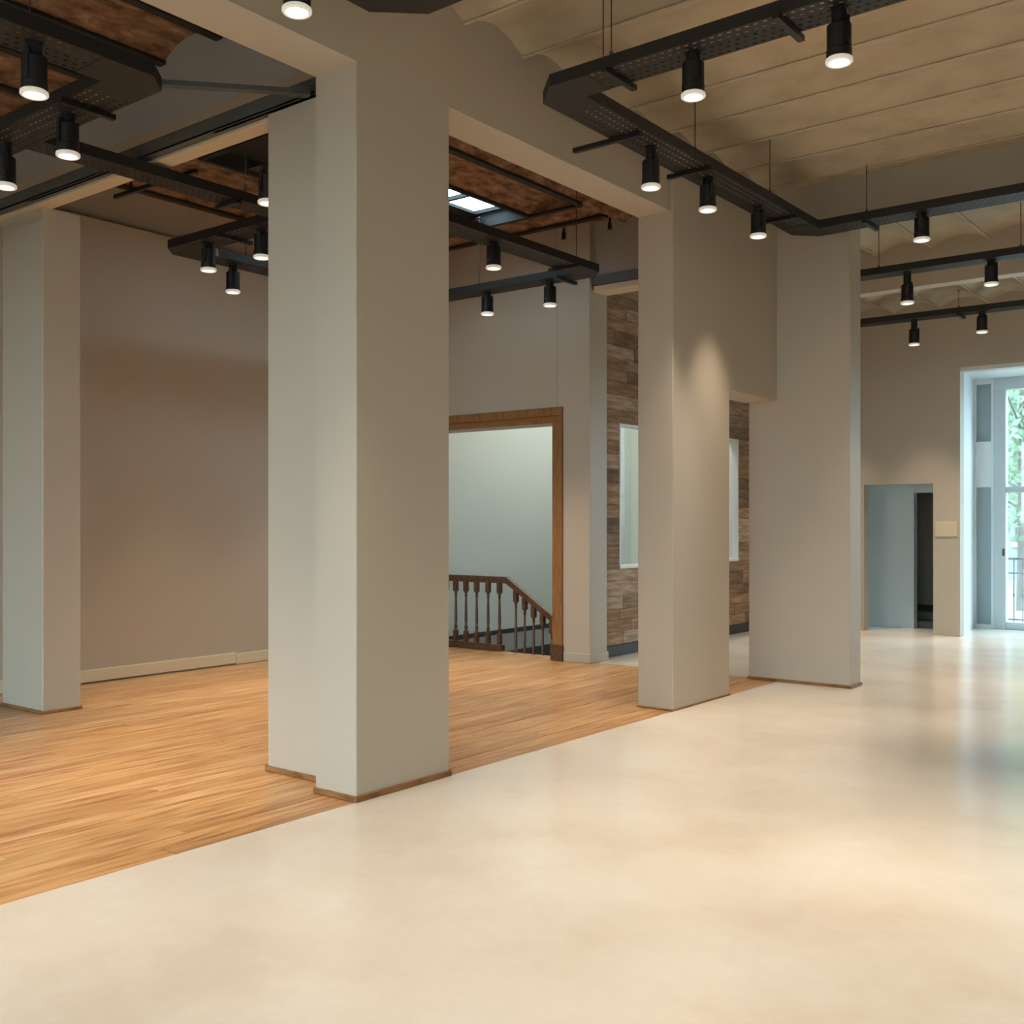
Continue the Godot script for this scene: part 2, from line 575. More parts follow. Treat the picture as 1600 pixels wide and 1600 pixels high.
func build_stair_hall():
	var st := mb()
	# hall walls, pale and lit from a roof light above
	bx(st, 9.5, XE + 0.3, -3.0, TOP, 8.8, 9.05)
	struct("wall_hall", st, M.white_wall, "pale wall of the stair hall", "wall")
	st = mb()
	bx(st, XE, XE + 0.2, -3.0, TOP, 6.43, 8.8)
	struct("wall_hall", st, M.white_wall, "pale end wall of the stair hall", "wall")
	st = mb()
	bx(st, 9.52, XE, 0.985, 1.0, 8.79, 8.8)
	# landing along the wall and its dark skirting
	st = mb()
	bx(st, 9.52, XE, -0.2, -0.01, 7.62, 8.8)
	bx(st, 11.2, XE, -0.2, -0.01, 6.43, 7.62)
	struct("floor_hall", st, M.grey, "grey landing of the stair hall", "floor")
	st = mb()
	bx(st, 9.56, XE, -0.01, 0.05, 8.785, 8.8, 0.003)
	struct("baseboard_hall", st, M.dark_grey, "dark skirting along the pale hall wall", "baseboard")
	# steps going down towards the clad wall
	var s := thing("staircase", "grey steps going down behind the wooden balustrade", "stairs", Vector3.ZERO)
	for k in 4:
		var t := mb()
		var b1 := 7.615 - 0.27 * k
		bx(t, 9.57, 11.19, -0.17 * (k + 1) - 0.06, -0.17 * (k + 1), b1 - 0.29, b1, 0.004)
		bx(t, 9.57, 11.19, -0.17 * (k + 1), -0.17 * k - 0.012, b1 - 0.02, b1)
		obj("step", t, M.grey, s)
	for q in [[9.57, XE, -3.0, -0.26, 6.25, 6.43], [9.40, 9.555, -3.0, -0.26, 6.25, 8.8], [9.56, 11.22, -3.1, -3.0, 5.3, 9.0], [11.21, 11.3, -3.0, -0.21, 5.3, 7.62]]:
		st = mb()
		bx(st, q[0], q[1], q[2], q[3], q[4], q[5])
		struct("wall_stairwell", st, M.grey, "grey side of the stairwell", "wall")
	# hall ceiling with its light panels
	st = mb()
	bx(st, 9.5, XE + 0.2, 4.6, 4.8, 6.3, 9.0)
	struct("ceiling_hall", st, M.white_wall, "pale ceiling of the stair hall", "ceiling")
	for x in [11.2, 13.0]:
		var f := thing("ceiling_light", "flat light panel above the stairs" if x < 12.0 else "flat light panel at the far end of the stair hall", "ceiling light", P(x, 4.6, 7.3), "light panels of the stair hall")
		st = mb()
		box(st, Vector3(-0.62, -0.06, -0.32), Vector3(0.62, 0.0, 0.32), 0.005)
		obj("housing", st, M.frame, f)
		st = mb()
		box(st, Vector3(-0.6, -0.064, -0.3), Vector3(0.6, -0.06, 0.3))
		obj("diffuser", st, M.panel, f)
		var l := AreaLight3D.new()
		l.name = "light"
		l.area_size = Vector2(1.2, 0.6)
		l.area_normalize_energy = true
		l.area_range = 14.0
		l.light_energy = HALL_ENERGY
		l.light_color = Color(0.97, 1.0, 0.97)
		l.rotation_degrees = Vector3(-90, 0, 0)
		l.position = Vector3(0, -0.068, 0)
		l.shadow_enabled = true
		f.add_child(l, true)
	build_balustrade()

func build_balustrade():
	var o := thing("balustrade", "dark turned wooden balustrade at the head of the stairs", "railing", P(9.5, 0, 7.5))
	var xr := 9.5
	var org := P(9.5, 0, 7.5)
	var st := mb()
	# moulded handrail: level, then falling with the steps
	var pts := [P(xr, 0.835, 8.655) - org, P(xr, 0.835, 7.50) - org, P(xr, 0.42, 6.84) - org, P(xr, 0.32, 6.68) - org]
	for i in 3:
		bar(st, pts[i], pts[i + 1], 0.065, 0.05)
	obj("handrail", st, M.rail_wood, o)
	st = mb()
	for i in 3:
		bar(st, pts[i] + Vector3(0, -0.035, 0), pts[i + 1] + Vector3(0, -0.035, 0), 0.04, 0.03)
	obj("handrail_moulding", st, M.rail_wood, o)
	st = mb()
	bx(st, -0.04, 0.04, 0.005, 0.075, 7.56 - 7.5, 8.655 - 7.5, 0.005)
	obj("base_rail", st, M.rail_wood, o)
	var spots := []
	for b in [8.57, 8.43, 8.28, 8.12, 7.955, 7.78, 7.61]:
		spots.append([b, 0.06, 0.80])
	for k in 5:
		var b := 7.37 - 0.127 * k
		spots.append([b, -0.17 * floor((7.615 - b) / 0.27 + 1.0), 0.79 - (7.50 - b) * 0.63])
	for s in spots:
		st = mb()
		var c := P(xr, 0, s[0]) - org
		var y0: float = s[1]
		var y1: float = s[2]
		var h := y1 - y0
		# square foot and square head, turned shaft between
		box(st, c + Vector3(-0.024, y0, -0.024), c + Vector3(0.024, y0 + 0.14, 0.024), 0.003)
		box(st, c + Vector3(-0.026, y1 - 0.13, -0.026), c + Vector3(0.026, y1, 0.026), 0.003)
		lathe(st, [[0.023, 0.14], [0.014, 0.155], [0.022, 0.175], [0.022, 0.19], [0.013, 0.21], [0.019, 0.27], [0.017, 0.36], [0.0125, h - 0.20], [0.019, h - 0.175], [0.013, h - 0.16], [0.025, h - 0.13]], c + Vector3(0, y0, 0), 10)
		obj("baluster", st, M.rail_wood, o)

func build_cladding():
	var st := mb()
	bx(st, 9.563, XE, -0.1, 0.97, 6.32, 6.43)
	bx(st, 9.563, XE, 2.60, TOP, 6.32, 6.43)
	bx(st, 9.563, 10.016, 0.97, 2.60, 6.32, 6.43)
	bx(st, 13.0, XE, 0.97, 2.60, 6.32, 6.43)
	var o := struct("wall_cladding", st, M.under, "wall clad with reclaimed grey-brown boards round a glazed opening", "wall")
	rng.seed = 17
	var h := 0.12
	var row := 0
	while h < 4.45:
		var w: float = [0.15, 0.12, 0.17, 0.13, 0.145][(row * 3) % 5]
		if h < 0.97 and h + w > 0.97 - 0.04:
			w = 0.97 - h
		if h < 2.60 and h + w > 2.60 - 0.04:
			w = 2.60 - h
		w = minf(w, 4.5 - h)
		var runs := [[9.563, XE]]
		if h > 0.96 and h < 2.59:
			runs = [[9.563, 10.016], [13.0, XE]]
		for r in runs:
			var x: float = r[0]
			var x1: float = x + 0.3 + rng.randf() * 1.0
			while x < r[1] - 0.01:
				if r[1] - x1 < 0.25:
					x1 = r[1]
				var b := mb()
				var t := 0.012 + rng.randf() * 0.008
				bx(b, 0.001, x1 - x - 0.001, 0.0015, w - 0.0015, -t, 0.008, 0.002)
				var p := obj("plank", b, M.barn[rng.randi() % 6], o)
				p.position = P(x, h, 6.32)
				x = x1
				x1 = x + 0.7 + rng.randf() * 1.1
		h += w
		row += 1
	st = mb()
	bx(st, 9.577, XE, 0.0, 0.12, 6.285, 6.32, 0.004)
	struct("baseboard_cladding", st, M.dark_grey, "dark grey skirting under the clad wall", "baseboard")
	var win := thing("window_1", "wide glazed opening in the board-clad wall", "window", Vector3.ZERO, "", "structure")
	st = mb()
	bx(st, 10.016, 13.0, 0.97, 1.005, 6.29, 6.44, 0.003)
	bx(st, 10.016, 13.0, 2.575, 2.60, 6.30, 6.44, 0.003)
	bx(st, 10.016, 10.045, 1.0, 2.58, 6.30, 6.44, 0.003)
	bx(st, 12.975, 13.0, 1.0, 2.58, 6.30, 6.44, 0.003)
	obj("window_frame", st, M.frame, win)
	st = mb()
	bx(st, 10.04, 12.98, 1.0, 2.58, 6.37, 6.378)
	obj("pane", st, M.pane_dull, win)

func build_far_end():
	var st := mb()
	# far wall with a low doorway and the tall glazed opening
	bx(st, XE, XE + 0.18, 2.0, TOP, 4.159, 5.076)
	bx(st, XE, XE + 0.18, -0.1, TOP, 5.076, 6.32)
	bx(st, XE, XE + 0.18, -0.1, TOP, 3.822, 4.159)
	bx(st, XE, XE + 0.18, 3.448, TOP, 0.3, 3.822)
	bx(st, XE, XE + 0.18, -0.1, TOP, BR, 0.3)
	struct("wall_far", st, M.wall, "greige far wall with a low doorway beside the glazed bay", "wall")
	st = mb()
	bx(st, XE - 0.012, XE, 1.305, 1.497, 3.854, 4.127, 0.003)
	var pl := obj("wall_plate", st, M.cream)
	tag(pl, "small blank cream plate on the wall between doorway and glazed bay", "plate")

	# passage behind the low doorway: pale wall, and a dark door beyond
	st = mb()
	bx(st, 15.05, 15.2, 0.0, 2.05, 4.628, 7.2)
	struct("wall_passage", st, M.passage, "pale wall of the passage behind the low doorway", "wall")
	st = mb()
	bx(st, XE + 0.18, 17.0, 2.05, 2.3, 4.16, 7.2)
	struct("ceiling_passage", st, M.passage, "low ceiling of the passage behind the doorway", "ceiling")
	st = mb()
	bx(st, XE - 0.0, 17.0, -0.2, -0.005, 4.16, 7.2)
	struct("floor_passage", st, M.frame_grey, "pale floor of the passage behind the doorway", "floor")
	st = mb()
	bx(st, 16.9, 17.0, 0.0, 2.05, 4.16, 7.2)
	bx(st, 14.9, 16.9, 0.0, 2.05, 4.16, 4.22)
	bx(st, 15.2, 16.9, 0.0, 2.05, 6.2, 6.3)
	struct("wall_lobby", st, M.wall, "unlit walls of the room behind the passage", "wall")
	st = mb()
	bx(st, 15.25, 15.6, -0.005, 0.09, 4.22, 5.9, 0.005)
	bx(st, 15.6, 16.9, -0.005, 0.20, 4.22, 5.9, 0.005)
	struct("floor_lobby", st, M.grey, "grey stone steps into the unlit room", "floor")
	st = mb()
	bx(st, 15.06, 15.20, 1.90, 2.05, 4.22, 4.628)
	struct("wall_passage", st, M.passage, "lintel over the opening beyond the doorway", "wall")

	# glazed bay: splayed white jamb, soffit and the glazed screen
	st = mb()
	prism(st, [[XE + 0.002, 3.822], [XE + 0.17, 3.824], [XE + 0.185, 4.02], [15.86, 4.14], [15.86, 4.02], [15.78, 4.015]], 0.0, 3.6)
	struct("wall_bay", st, M.frame, "white splayed jamb of the glazed bay", "wall")
	st = mb()
	bx(st, XE + 0.02, 15.9, 3.50, 3.7, 0.1, 4.2)
	bx(st, XE - 0.004, XE + 0.05, 3.44, 3.50, 0.3, 3.82, 0.004)
	struct("ceiling_bay", st, M.frame, "white soffit of the glazed bay", "ceiling")
	st = mb()
	bx(st, XE, 15.9, -0.1, 3.7, 0.0, 0.3)
	struct("wall_bay", st, M.frame, "white return of the glazed bay", "wall")
	var w := thing("window_6", "white framed glazed screen to the courtyard", "window", Vector3.ZERO, "", "structure")
	st = mb()
	bx(st, 15.74, 15.84, 0.0, 3.5, 3.985, 4.06, 0.004)
	bx(st, 15.74, 15.84, 0.0, 3.5, 3.745, 3.785, 0.004)
	bx(st, 15.742, 15.838, 3.43, 3.5, 3.785, 3.985)
	bx(st, 15.742, 15.838, 0.0, 0.05, 3.785, 3.985)
	obj("window_frame", st, M.frame, w)
	st = mb()
	bx(st, 15.745, 15.82, 1.98, 2.62, 3.785, 3.985)
	obj("spandrel_panel", st, M.frame, w)
	st = mb()
	bx(st, 15.80, 15.81, 2.62, 3.43, 3.785, 3.985)
	obj("pane", st, M.glass_side, w)
	st = mb()
	bx(st, 15.80, 15.81, 0.05, 1.98, 3.785, 3.985)
	obj("pane", st, M.glass_side, w)
	# wide grey mullion and the big panes with a transom
	st = mb()
	bx(st, 15.72, 15.86, 0.0, 3.33, 3.59, 3.745, 0.006)
	bx(st, 15.72, 15.86, 3.33, 3.5, 0.3, 3.745, 0.006)
	bx(st, 15.725, 15.855, 0.0, 0.10, 0.3, 3.59, 0.006)
	for b in [2.3, 1.1]:
		bx(st, 15.73, 15.85, 0.1, 3.33, b, b + 0.08, 0.006)
	obj("window_frame", st, M.frame_grey, w)
	st = mb()
	bx(st, 15.75, 15.83, 1.90, 1.98, 0.3, 3.59, 0.004)
	obj("transom", st, M.frame_grey, w)
	for q in [[0.1, 1.9], [1.98, 3.33]]:
		for z in [[2.38, 3.59], [1.18, 2.3], [0.3, 1.1]]:
			st = mb()
			bx(st, 15.785, 15.795, q[0], q[1], z[0], z[1])
			obj("pane", st, M.pane, w)
	st = mb()
	bx(st, 15.70, 15.72, 1.02, 1.12, 3.60, 3.63, 0.004)
	obj("latch", st, M.iron, w)

# ---------------------------------------------------------------- pillars
func pillar(called: String, label: String, base: Array, shapes: Array, strips: Array) -> Node3D:
	var org := P(base[0], 0, base[1])
	var o := thing(called, label, "pillar", org, "")
	for s in shapes:
		var st := mb()
		var poly := []
		for p in s[0]:
			poly.append([p[0] - base[0], p[1] - base[1]])
		prism(st, poly, s[1], s[2])
		obj(s[3], st, s[4], o)
	for s in strips:
		var st := mb()
		bx(st, s[0] - base[0], s[1] - base[0], 0.0, s[4], s[2] - base[1], s[3] - base[1], 0.004)
		obj("plinth", st, M.plinth, o)
	return o

func build_pillars():
	pillar("pillar", "broad stepped greige pillar with thin brown plinth between the two large openings", [4.28, 4.5],
		[[rect_cut(3.903, 4.655, BA, BK, 0.006), 0.0, TOP, "shaft", M.wall],
		[rect_cut(4.075, 4.6, BK - 0.02, 5.05, 0.006), 0.0, 3.944, "rear_shaft", M.wall]],
		[[3.893, 4.668, BA - 0.012, BK + 0.01, 0.034], [4.063, 4.612, BK - 0.01, 5.065, 0.034]])
	pillar("pillar", "greige pillar between the second opening and the narrow passage", [7.8, 4.27],
		[[rect_cut(7.318, 8.302, BA, BK, 0.006), 0.0, TOP, "shaft", M.wall]],
		[[7.308, 8.31, BA - 0.006, BK + 0.008, 0.016]])
	pillar("pillar", "deep projecting greige pier at the end of the arcade under the cross beam", [9.42, 3.9],
		[[rect_cut(XG, 9.552, 3.414, 4.393, 0.006), 0.0, 4.21, "shaft", M.wall]],
		[[XG - 0.012, 9.564, 3.400, 4.405, 0.028]])
	pillar("pillar", "slim free-standing greige pillar under the steel girder near the back wall", [4.35, 8.2],
		[[rect_cut(4.19, 4.505, 7.906, 8.544, 0.006), 0.0, 3.944, "shaft", M.wall]],
		[[4.178, 4.517, 7.894, 8.556, 0.026]])

# ---------------------------------------------------------------- girders of steel under the plaster walls
func build_girders():
	var g := thing("steel_girder", "dark steel channel girder with cream edges between stepped pillar and slim pillar", "girder", P(4.15, 3.96, 6.7))
	var org := P(4.15, 3.96, 6.7)
	var st := mb()
	box(st, P(4.075, 3.965, 4.435) - org, P(4.105, 4.065, 9.08) - org, 0.004)
	box(st, P(4.075, 3.965, 4.435) - org, P(4.138, 3.983, 9.08) - org, 0.003)
	obj("channel", st, M.channel, g)
	st = mb()
	# sloping plaster haunch on top of the channel
	var a := P(4.08, 4.065, 4.43) - org
	var b := P(4.149, 4.18, 4.43) - org
	var d := P(4.08, 4.065, 9.084) - P(4.08, 4.065, 4.43)
	quad_auto(st, a, b, b + d, a + d, Vector3(-1, 0.6, 0))
	quad_auto(st, a, a + Vector3(0.07, 0, 0), b, b, Vector3(0, 0, 1))
	obj("haunch", st, M.cream, g)
	st = mb()
	box(st, P(4.14, 3.945, 4.435) - org, P(4.27, 3.985, 9.08) - org, 0.004)
	obj("flange", st, M.cream, g)

	var g2 := thing("steel_girder", "dark steel channel girder with cream flange beside the board-clad wall", "girder", P(9.41, 3.93, 5.3))
	org = P(9.41, 3.93, 5.3)
	st = mb()
	box(st, P(9.284, 3.99, 4.44) - org, P(9.31, 4.09, 6.17) - org, 0.004)
	obj("channel", st, M.channel, g2)
	st = mb()
	box(st, P(9.284, 3.925, 4.44) - org, P(9.54, 3.985, 6.17) - org, 0.004)
	obj("flange", st, M.cream, g2)

# ---------------------------------------------------------------- roof light in the brick ceiling
func build_roof_light():
	var o := thing("window_7", "roof light in the brick ceiling with bright panes in dark steel", "window", Vector3.ZERO, "", "structure")
	var st := mb()
	# dark steel lining and cover plates round the glazed strip
	bx(st, 5.4, 8.5, 4.57, 4.745, 6.40, 6.44)
	bx(st, 5.4, 8.5, 4.57, 4.745, 7.56, 7.60)
	bx(st, 8.46, 8.52, 4.57, 4.745, 6.44, 7.56)
	bx(st, 5.38, 5.44, 4.57, 4.745, 6.44, 7.56)
	obj("steel_lining", st, M.steel, o)
	st = mb()
	bx(st, 8.47, 8.53, 4.575, 4.60, 5.80, 6.40)
	obj("trimmer", st, M.steel, o)
	st = mb()
	bx(st, 8.485, 8.515, 4.60, 4.73, 5.80, 6.40)
	obj("brick_infill", st, M.brick, o)
	for q in [[5.44, 8.46, 6.44, 6.70], [5.44, 8.46, 7.07, 7.56], [5.44, 6.3, 6.70, 7.07]]:
		st = mb()
		bx(st, q[0], q[1], 4.71, 4.74, q[2], q[3])
		obj("cover_plate", st, M.steel, o)
	for x in [6.3, 7.0, 7.9, 8.43]:
		st = mb()
		bx(st, x - 0.02, x + 0.02, 4.705, 4.742, 6.70, 7.07)
		obj("glazing_bar", st, M.steel, o)
	for q in [[6.32, 6.98], [7.02, 7.88], [7.92, 8.41]]:
		st = mb()
		bx(st, q[0], q[1], 4.728, 4.734, 6.70, 7.07)
		obj("pane", st, M.pane, o)

# ---------------------------------------------------------------- perforated cable trays
# underside with real slots: cells along the run, staggered
func perforated(st: SurfaceTool, along_x: bool, s0: float, s1: float, t0: float, t1: float, h: float):
	var n := int((s1 - s0) / 0.05)
	if n < 1:
		n = 1
	var cl := (s1 - s0) / n
	var m := 5
	var cw := (t1 - t0) / m
	var put := func(a0: float, a1: float, c0: float, c1: float):
		var v := []
		for k in [[a0, c0], [a1, c0], [a1, c1], [a0, c1]]:
			v.append(P(k[0], h, k[1]) if along_x else P(k[1], h, k[0]))
		quad(st, v[0], v[1], v[2], v[3], Vector3.DOWN)
	for j in m:
		var c0 := t0 + cw * j
		var off := cl * 0.5 if j % 2 == 1 else 0.0
		put.call(s0, s1, c0, c0 + cw * 0.40)
		put.call(s0, s1, c0 + cw * 0.60, c0 + cw)
		var prev := s0
		for i in n:
			var a := s0 + cl * i + off + cl * 0.3
			var e := a + cl * 0.42
			if e > s1 - 0.01:
				break
			put.call(prev, a, c0 + cw * 0.40, c0 + cw * 0.60)
			prev = e
		put.call(prev, s1, c0 + cw * 0.40, c0 + cw * 0.60)

# a run of tray: straight arms [along_x, s0, s1, t0, t1], flat corner plates, brackets and hanger rods
func tray(label: String, h: float, arms: Array, corners: Array, brackets: Array, rods: Array) -> Node3D:
	var a0 = arms[0]
	var mid := P((a0[1] + a0[2]) / 2, h, (a0[3] + a0[4]) / 2) if a0[0] else P((a0[3] + a0[4]) / 2, h, (a0[1] + a0[2]) / 2)
	var o := thing("cable_tray", label, "cable tray", mid, "")
	for a in arms:
		var st := mb()
		perforated(st, a[0], a[1], a[2], a[3], a[4], h)
		var p := obj("tray_base", st, M.tray, o)
		p.position = -mid
		for t in [a[3], a[4]]:
			st = mb()
			if a[0]:
				bx(st, a[1], a[2], h, h + 0.07, t - 0.002, t + 0.002)
				var lip := 0.012 if t == a[3] else -0.012
				bx(st, a[1], a[2], h + 0.066, h + 0.07, minf(t, t + lip), maxf(t, t + lip))
			else:
				bx(st, t - 0.002, t + 0.002, h, h + 0.07, a[1], a[2])
				var lip2 := 0.012 if t == a[3] else -0.012
				bx(st, minf(t, t + lip2), maxf(t, t + lip2), h + 0.066, h + 0.07, a[1], a[2])
			p = obj("side_rail", st, M.tray, o)
			p.position = -mid
	for c in corners:
		var st := mb()
		prism(st, c, h - 0.003, h + 0.002)
		# upright rims on the outer edges only
		for i in c.size():
			if c[i].size() > 2:
				var q0 = c[i]
				var q1 = c[(i + 1) % c.size()]
				bar(st, P(q0[0], h + 0.035, q0[1]), P(q1[0], h + 0.035, q1[1]), 0.004, 0.07)
		var p := obj("corner_plate", st, M.tray, o)
		p.position = -mid
	for b in brackets:
		var st := mb()
		bar(st, P(b[0], h - 0.02, b[1]), P(b[2], h - 0.02, b[3]), 0.035, 0.03)
		var p := obj("bracket", st, M.black, o)
		p.position = -mid
	for r in rods:
		var st := mb()
		lathe(st, [[0.004, h], [0.004, r[2]]], P(r[0], 0, r[1]), 8)
		lathe(st, [[0.0, h + 0.09], [0.012, h + 0.09], [0.012, h + 0.03], [0.0, h + 0.03]], P(r[0], 0, r[1]), 8)
		lathe(st, [[0.0, r[2] - 0.012], [0.02, r[2] - 0.010], [0.02, r[2]]], P(r[0], 0, r[1]), 10)
		var p := obj("hanger_rod", st, M.rod, o)
		p.position = -mid
	return o

const HR := 4.05
const HL := 3.85

func build_trays():
	# near bay of the cement-floored room: U of three arms round the bay
	tray("long perforated black tray wrapping the near bay beside the arcade wall", HR,
		[[true, 5.42, 8.66, 3.53, 3.80], [false, BR + 0.3, 3.36, 4.99, 5.24], [false, BR + 0.3, 3.36, 8.84, 9.09]],
		[[[4.99, 3.36, 1], [4.99, 3.62, 1], [5.17, 3.80, 1], [5.42, 3.80], [5.42, 3.53, 1], [5.24, 3.53, 1], [5.24, 3.36]],
		[[8.66, 3.53], [8.66, 3.80, 1], [8.91, 3.80, 1], [9.09, 3.62, 1], [9.09, 3.36], [8.84, 3.36, 1], [8.84, 3.53, 1]]],
		[[5.92, 3.56, 5.92, 4.09], [6.80, 3.50, 6.80, 3.86], [8.32, 3.50, 8.32, 3.86], [4.95, 3.22, 5.28, 3.22], [4.95, 2.2, 5.28, 2.2], [8.8, 3.12, 9.13, 3.12]],
		[[5.0, 3.20, 4.56], [5.04, 3.28, 4.54], [6.638, 3.55, 4.58], [7.888, 3.55, 4.58], [8.86, 3.116, 4.595], [8.86, 0.5, 4.595], [5.0, 0.6, 4.56]])
	# the next U towards the front of the building, seen only by its corner
	tray("black tray corner above the stepped pillar at the top of the arcade wall", HR,
		[[true, XF + 0.3, 3.46, 3.53, 3.80], [false, BR + 0.3, 3.36, 3.64, 3.90], [false, BR + 0.3, 3.52, 1.75, 2.00]],
		[[[3.46, 3.53], [3.46, 3.80, 1], [3.70, 3.80, 1], [3.90, 3.58, 1], [3.90, 3.36], [3.64, 3.36, 1], [3.64, 3.53, 1]]],
		[[0.6, 3.50, 0.6, 3.86]], [[1.2, 3.6, 4.58], [3.7, 1.0, 4.58]])
	# far bays
	tray("thin black tray crossing the bay behind the projecting pier", HR,
		[[false, BR + 0.3, 6.2, 10.86, 11.08]], [], [[10.82, 4.0, 11.12, 4.0]], [[10.88, 3.70, 4.56], [10.88, 2.35, 4.56]])
	tray("black tray crossing the room just in front of the far wall", HR,
		[[false, BR + 0.3, 6.2, 13.5, 13.72]], [], [[13.46, 3.62, 13.76, 3.62]], [[13.52, 3.62, 4.33]])
	# timber-floored room, front bay
	tray("broad black tray with cut corner in front of the steel girder", HL,
		[[true, XF + 0.3, 2.92, 4.90, 5.18], [false, 5.32, 8.9, 3.07, 3.34]],
		[[[2.92, 4.90, 1], [3.20, 4.90, 1], [3.34, 5.04, 1], [3.34, 5.32], [3.07, 5.32, 1], [3.07, 5.18, 1], [2.92, 5.18]]],
		[[3.04, 5.55, 3.37, 5.55], [2.1, 4.86, 2.1, 5.2], [3.04, 6.9, 3.37, 6.9]],
		[[2.55, 4.93, 4.62], [3.3, 7.4, 4.62]])
	# timber-floored room, rear bay: a ring under the roof light and its feeder
	tray("black tray ring hung round the bay under the roof light", HL,
		[[true, 4.44, 8.02, 5.45, 5.70], [false, 5.90, 7.60, 8.22, 8.45], [true, 5.75, 8.02, 7.80, 8.05], [false, 5.90, 7.60, 5.30, 5.55]],
		[[[8.02, 5.45, 1], [8.30, 5.45, 1], [8.45, 5.60, 1], [8.45, 5.90], [8.22, 5.90, 1], [8.22, 5.70, 1], [8.02, 5.70]],
		[[8.02, 7.80], [8.22, 7.80], [8.22, 7.60], [8.45, 7.60], [8.45, 7.90, 1], [8.30, 8.05, 1], [8.02, 8.05]],
		[[5.30, 7.60, 1], [5.30, 7.90, 1], [5.45, 8.05, 1], [5.75, 8.05], [5.75, 7.80], [5.55, 7.80], [5.55, 7.60]],
		[[5.30, 5.702], [5.55, 5.702], [5.55, 5.90], [5.30, 5.90]]],
		[[8.15, 5.85, 8.5, 5.85], [7.9, 5.42, 7.9, 5.74], [5.26, 7.15, 5.6, 7.15]],
		[[8.0, 5.5, 4.64], [8.4, 7.0, 4.66], [6.2, 8.0, 4.64], [5.35, 6.0, 4.64]])
	tray("narrow black tray passing under the steel girder to the roof light ring", HL,
		[[true, 3.345, 5.29, 6.30, 6.50]], [], [[4.8, 6.27, 4.8, 6.53]], [[4.9, 6.33, 4.64]])
	# short tie bar from the tray corner to the pillar head
	var st := mb()
	var a := P(3.35, 3.895, 5.05)
	bar(st, Vector3.ZERO, P(4.06, 3.975, 4.66) - a, 0.05, 0.028)
	bar(st, (P(4.06, 3.975, 4.66) - a) * 0.86, P(4.06, 3.975, 4.66) - a, 0.065, 0.04)
	var tb := obj("tie_bar", st, M.channel)
	tb.position = a
	tag(tb, "grey metal tie bar from tray corner to the head of the stepped pillar", "bar")
	# suspended strut between girder and ring
	var h := thing("hanger_strut", "thin black strut hung on a rod behind the steel girder", "strut", P(4.68, 4.1, 7.4))
	st = mb()
	bar(st, Vector3(0, 0, -0.3), Vector3(0.02, 0, 0.75), 0.03, 0.03)
	obj("strut", st, M.black, h)
	st = mb()
	lathe(st, [[0.008, 0.0], [0.008, 0.55]], Vector3(0, 0, -0.07), 8)
	obj("rod", st, M.black, h)
	for q in [[9.19, 4.545, 6.484, "small black pipe stub on the stair wall under the brick ceiling"], [9.19, 4.55, 5.901, "small black pipe stub over the gap between stair wall and arcade"]]:
		st = mb()
		lathe(st, [[0.0, -0.03], [0.022, -0.03], [0.022, 0.03], [0.012, 0.05], [0.012, 0.09], [0.0, 0.09]], Vector3.ZERO, 10)
		var f := obj("pipe_stub", st, M.black)
		f.position = P(q[0], q[1], q[2])
		tag(f, q[3], "pipe", "pipe stubs by the stair wall")

# ---------------------------------------------------------------- spotlights
var lamp0: Node3D
const LAMP_ENERGY := 5.1
const HALL_ENERGY := 4.6

func make_lamp() -> Node3D:
	var o := Node3D.new()
	# origin at the lowest point of the lamp
	var st := mb()
	lathe(st, [[0.0, 0.20], [0.05, 0.20], [0.06, 0.19], [0.06, 0.075], [0.062, 0.07], [0.062, 0.03], [0.056, 0.03], [0.052, 0.045], [0.0, 0.045]], Vector3.ZERO, 24)
	obj("body", st, M.black, o)
	for s in [-1.0, 1.0]:
		st = mb()
		lathe(st, [[0.0, -0.008], [0.012, -0.006], [0.012, 0.006], [0.0, 0.008]], Vector3(s * 0.068, 0.09, 0), 8)
		obj("knob", st, M.black, o)
	st = mb()
	for s in [-1.0, 1.0]:
		box(st, Vector3(s * 0.066 - 0.003, 0.08, -0.012), Vector3(s * 0.066 + 0.003, 0.215, 0.012))
	box(st, Vector3(-0.069, 0.211, -0.012), Vector3(0.069, 0.217, 0.012))
	obj("yoke", st, M.black, o)
	st = mb()
	lathe(st, [[0.060, 0.030], [0.067, 0.024], [0.067, 0.010], [0.062, 0.005], [0.052, 0.006], [0.050, 0.03]], Vector3.ZERO, 24)
	obj("rim", st, M.rim, o)
	st = mb()
	lathe(st, [[0.0, 0.036], [0.05, 0.036], [0.05, 0.03], [0.03, 0.022], [0.0, 0.020]], Vector3.ZERO, 20)
	obj("lens", st, M.lens, o)
	var l := SpotLight3D.new()
	l.name = "light"
	l.position = Vector3(0, -0.004, 0)
	l.rotation_degrees = Vector3(-90, 0, 0)
	l.spot_angle = 32.0
	l.spot_angle_attenuation = 1.0
	l.spot_range = 14.0
	l.spot_attenuation = 2.0
	l.light_size = 0.05
	l.light_color = Color(1.0, 0.925, 0.83)
	l.light_energy = LAMP_ENERGY
	l.shadow_enabled = true
	o.add_child(l, true)
	return o

func lamp(x: float, h: float, b: float, under: float, label: String, group: String):
	var o: Node3D = lamp0.duplicate()
	o.name = numbered("spotlight")
	add_child(o, true)
	o.position = P(x, h, b)
	o.rotation.y = rng.randf() * 1.2
	# stem from the lamp up to the underside of its tray
	var st := mb()
	lathe(st, [[0.0, 0.20], [0.038, 0.205], [0.038, under - h - 0.012], [0.045, under - h - 0.012], [0.045, under - h - 0.001], [0.0, under - h - 0.001]], Vector3.ZERO, 16)
	obj("stem", st, M.black, o)
	tag(o, label, "spotlight", group)

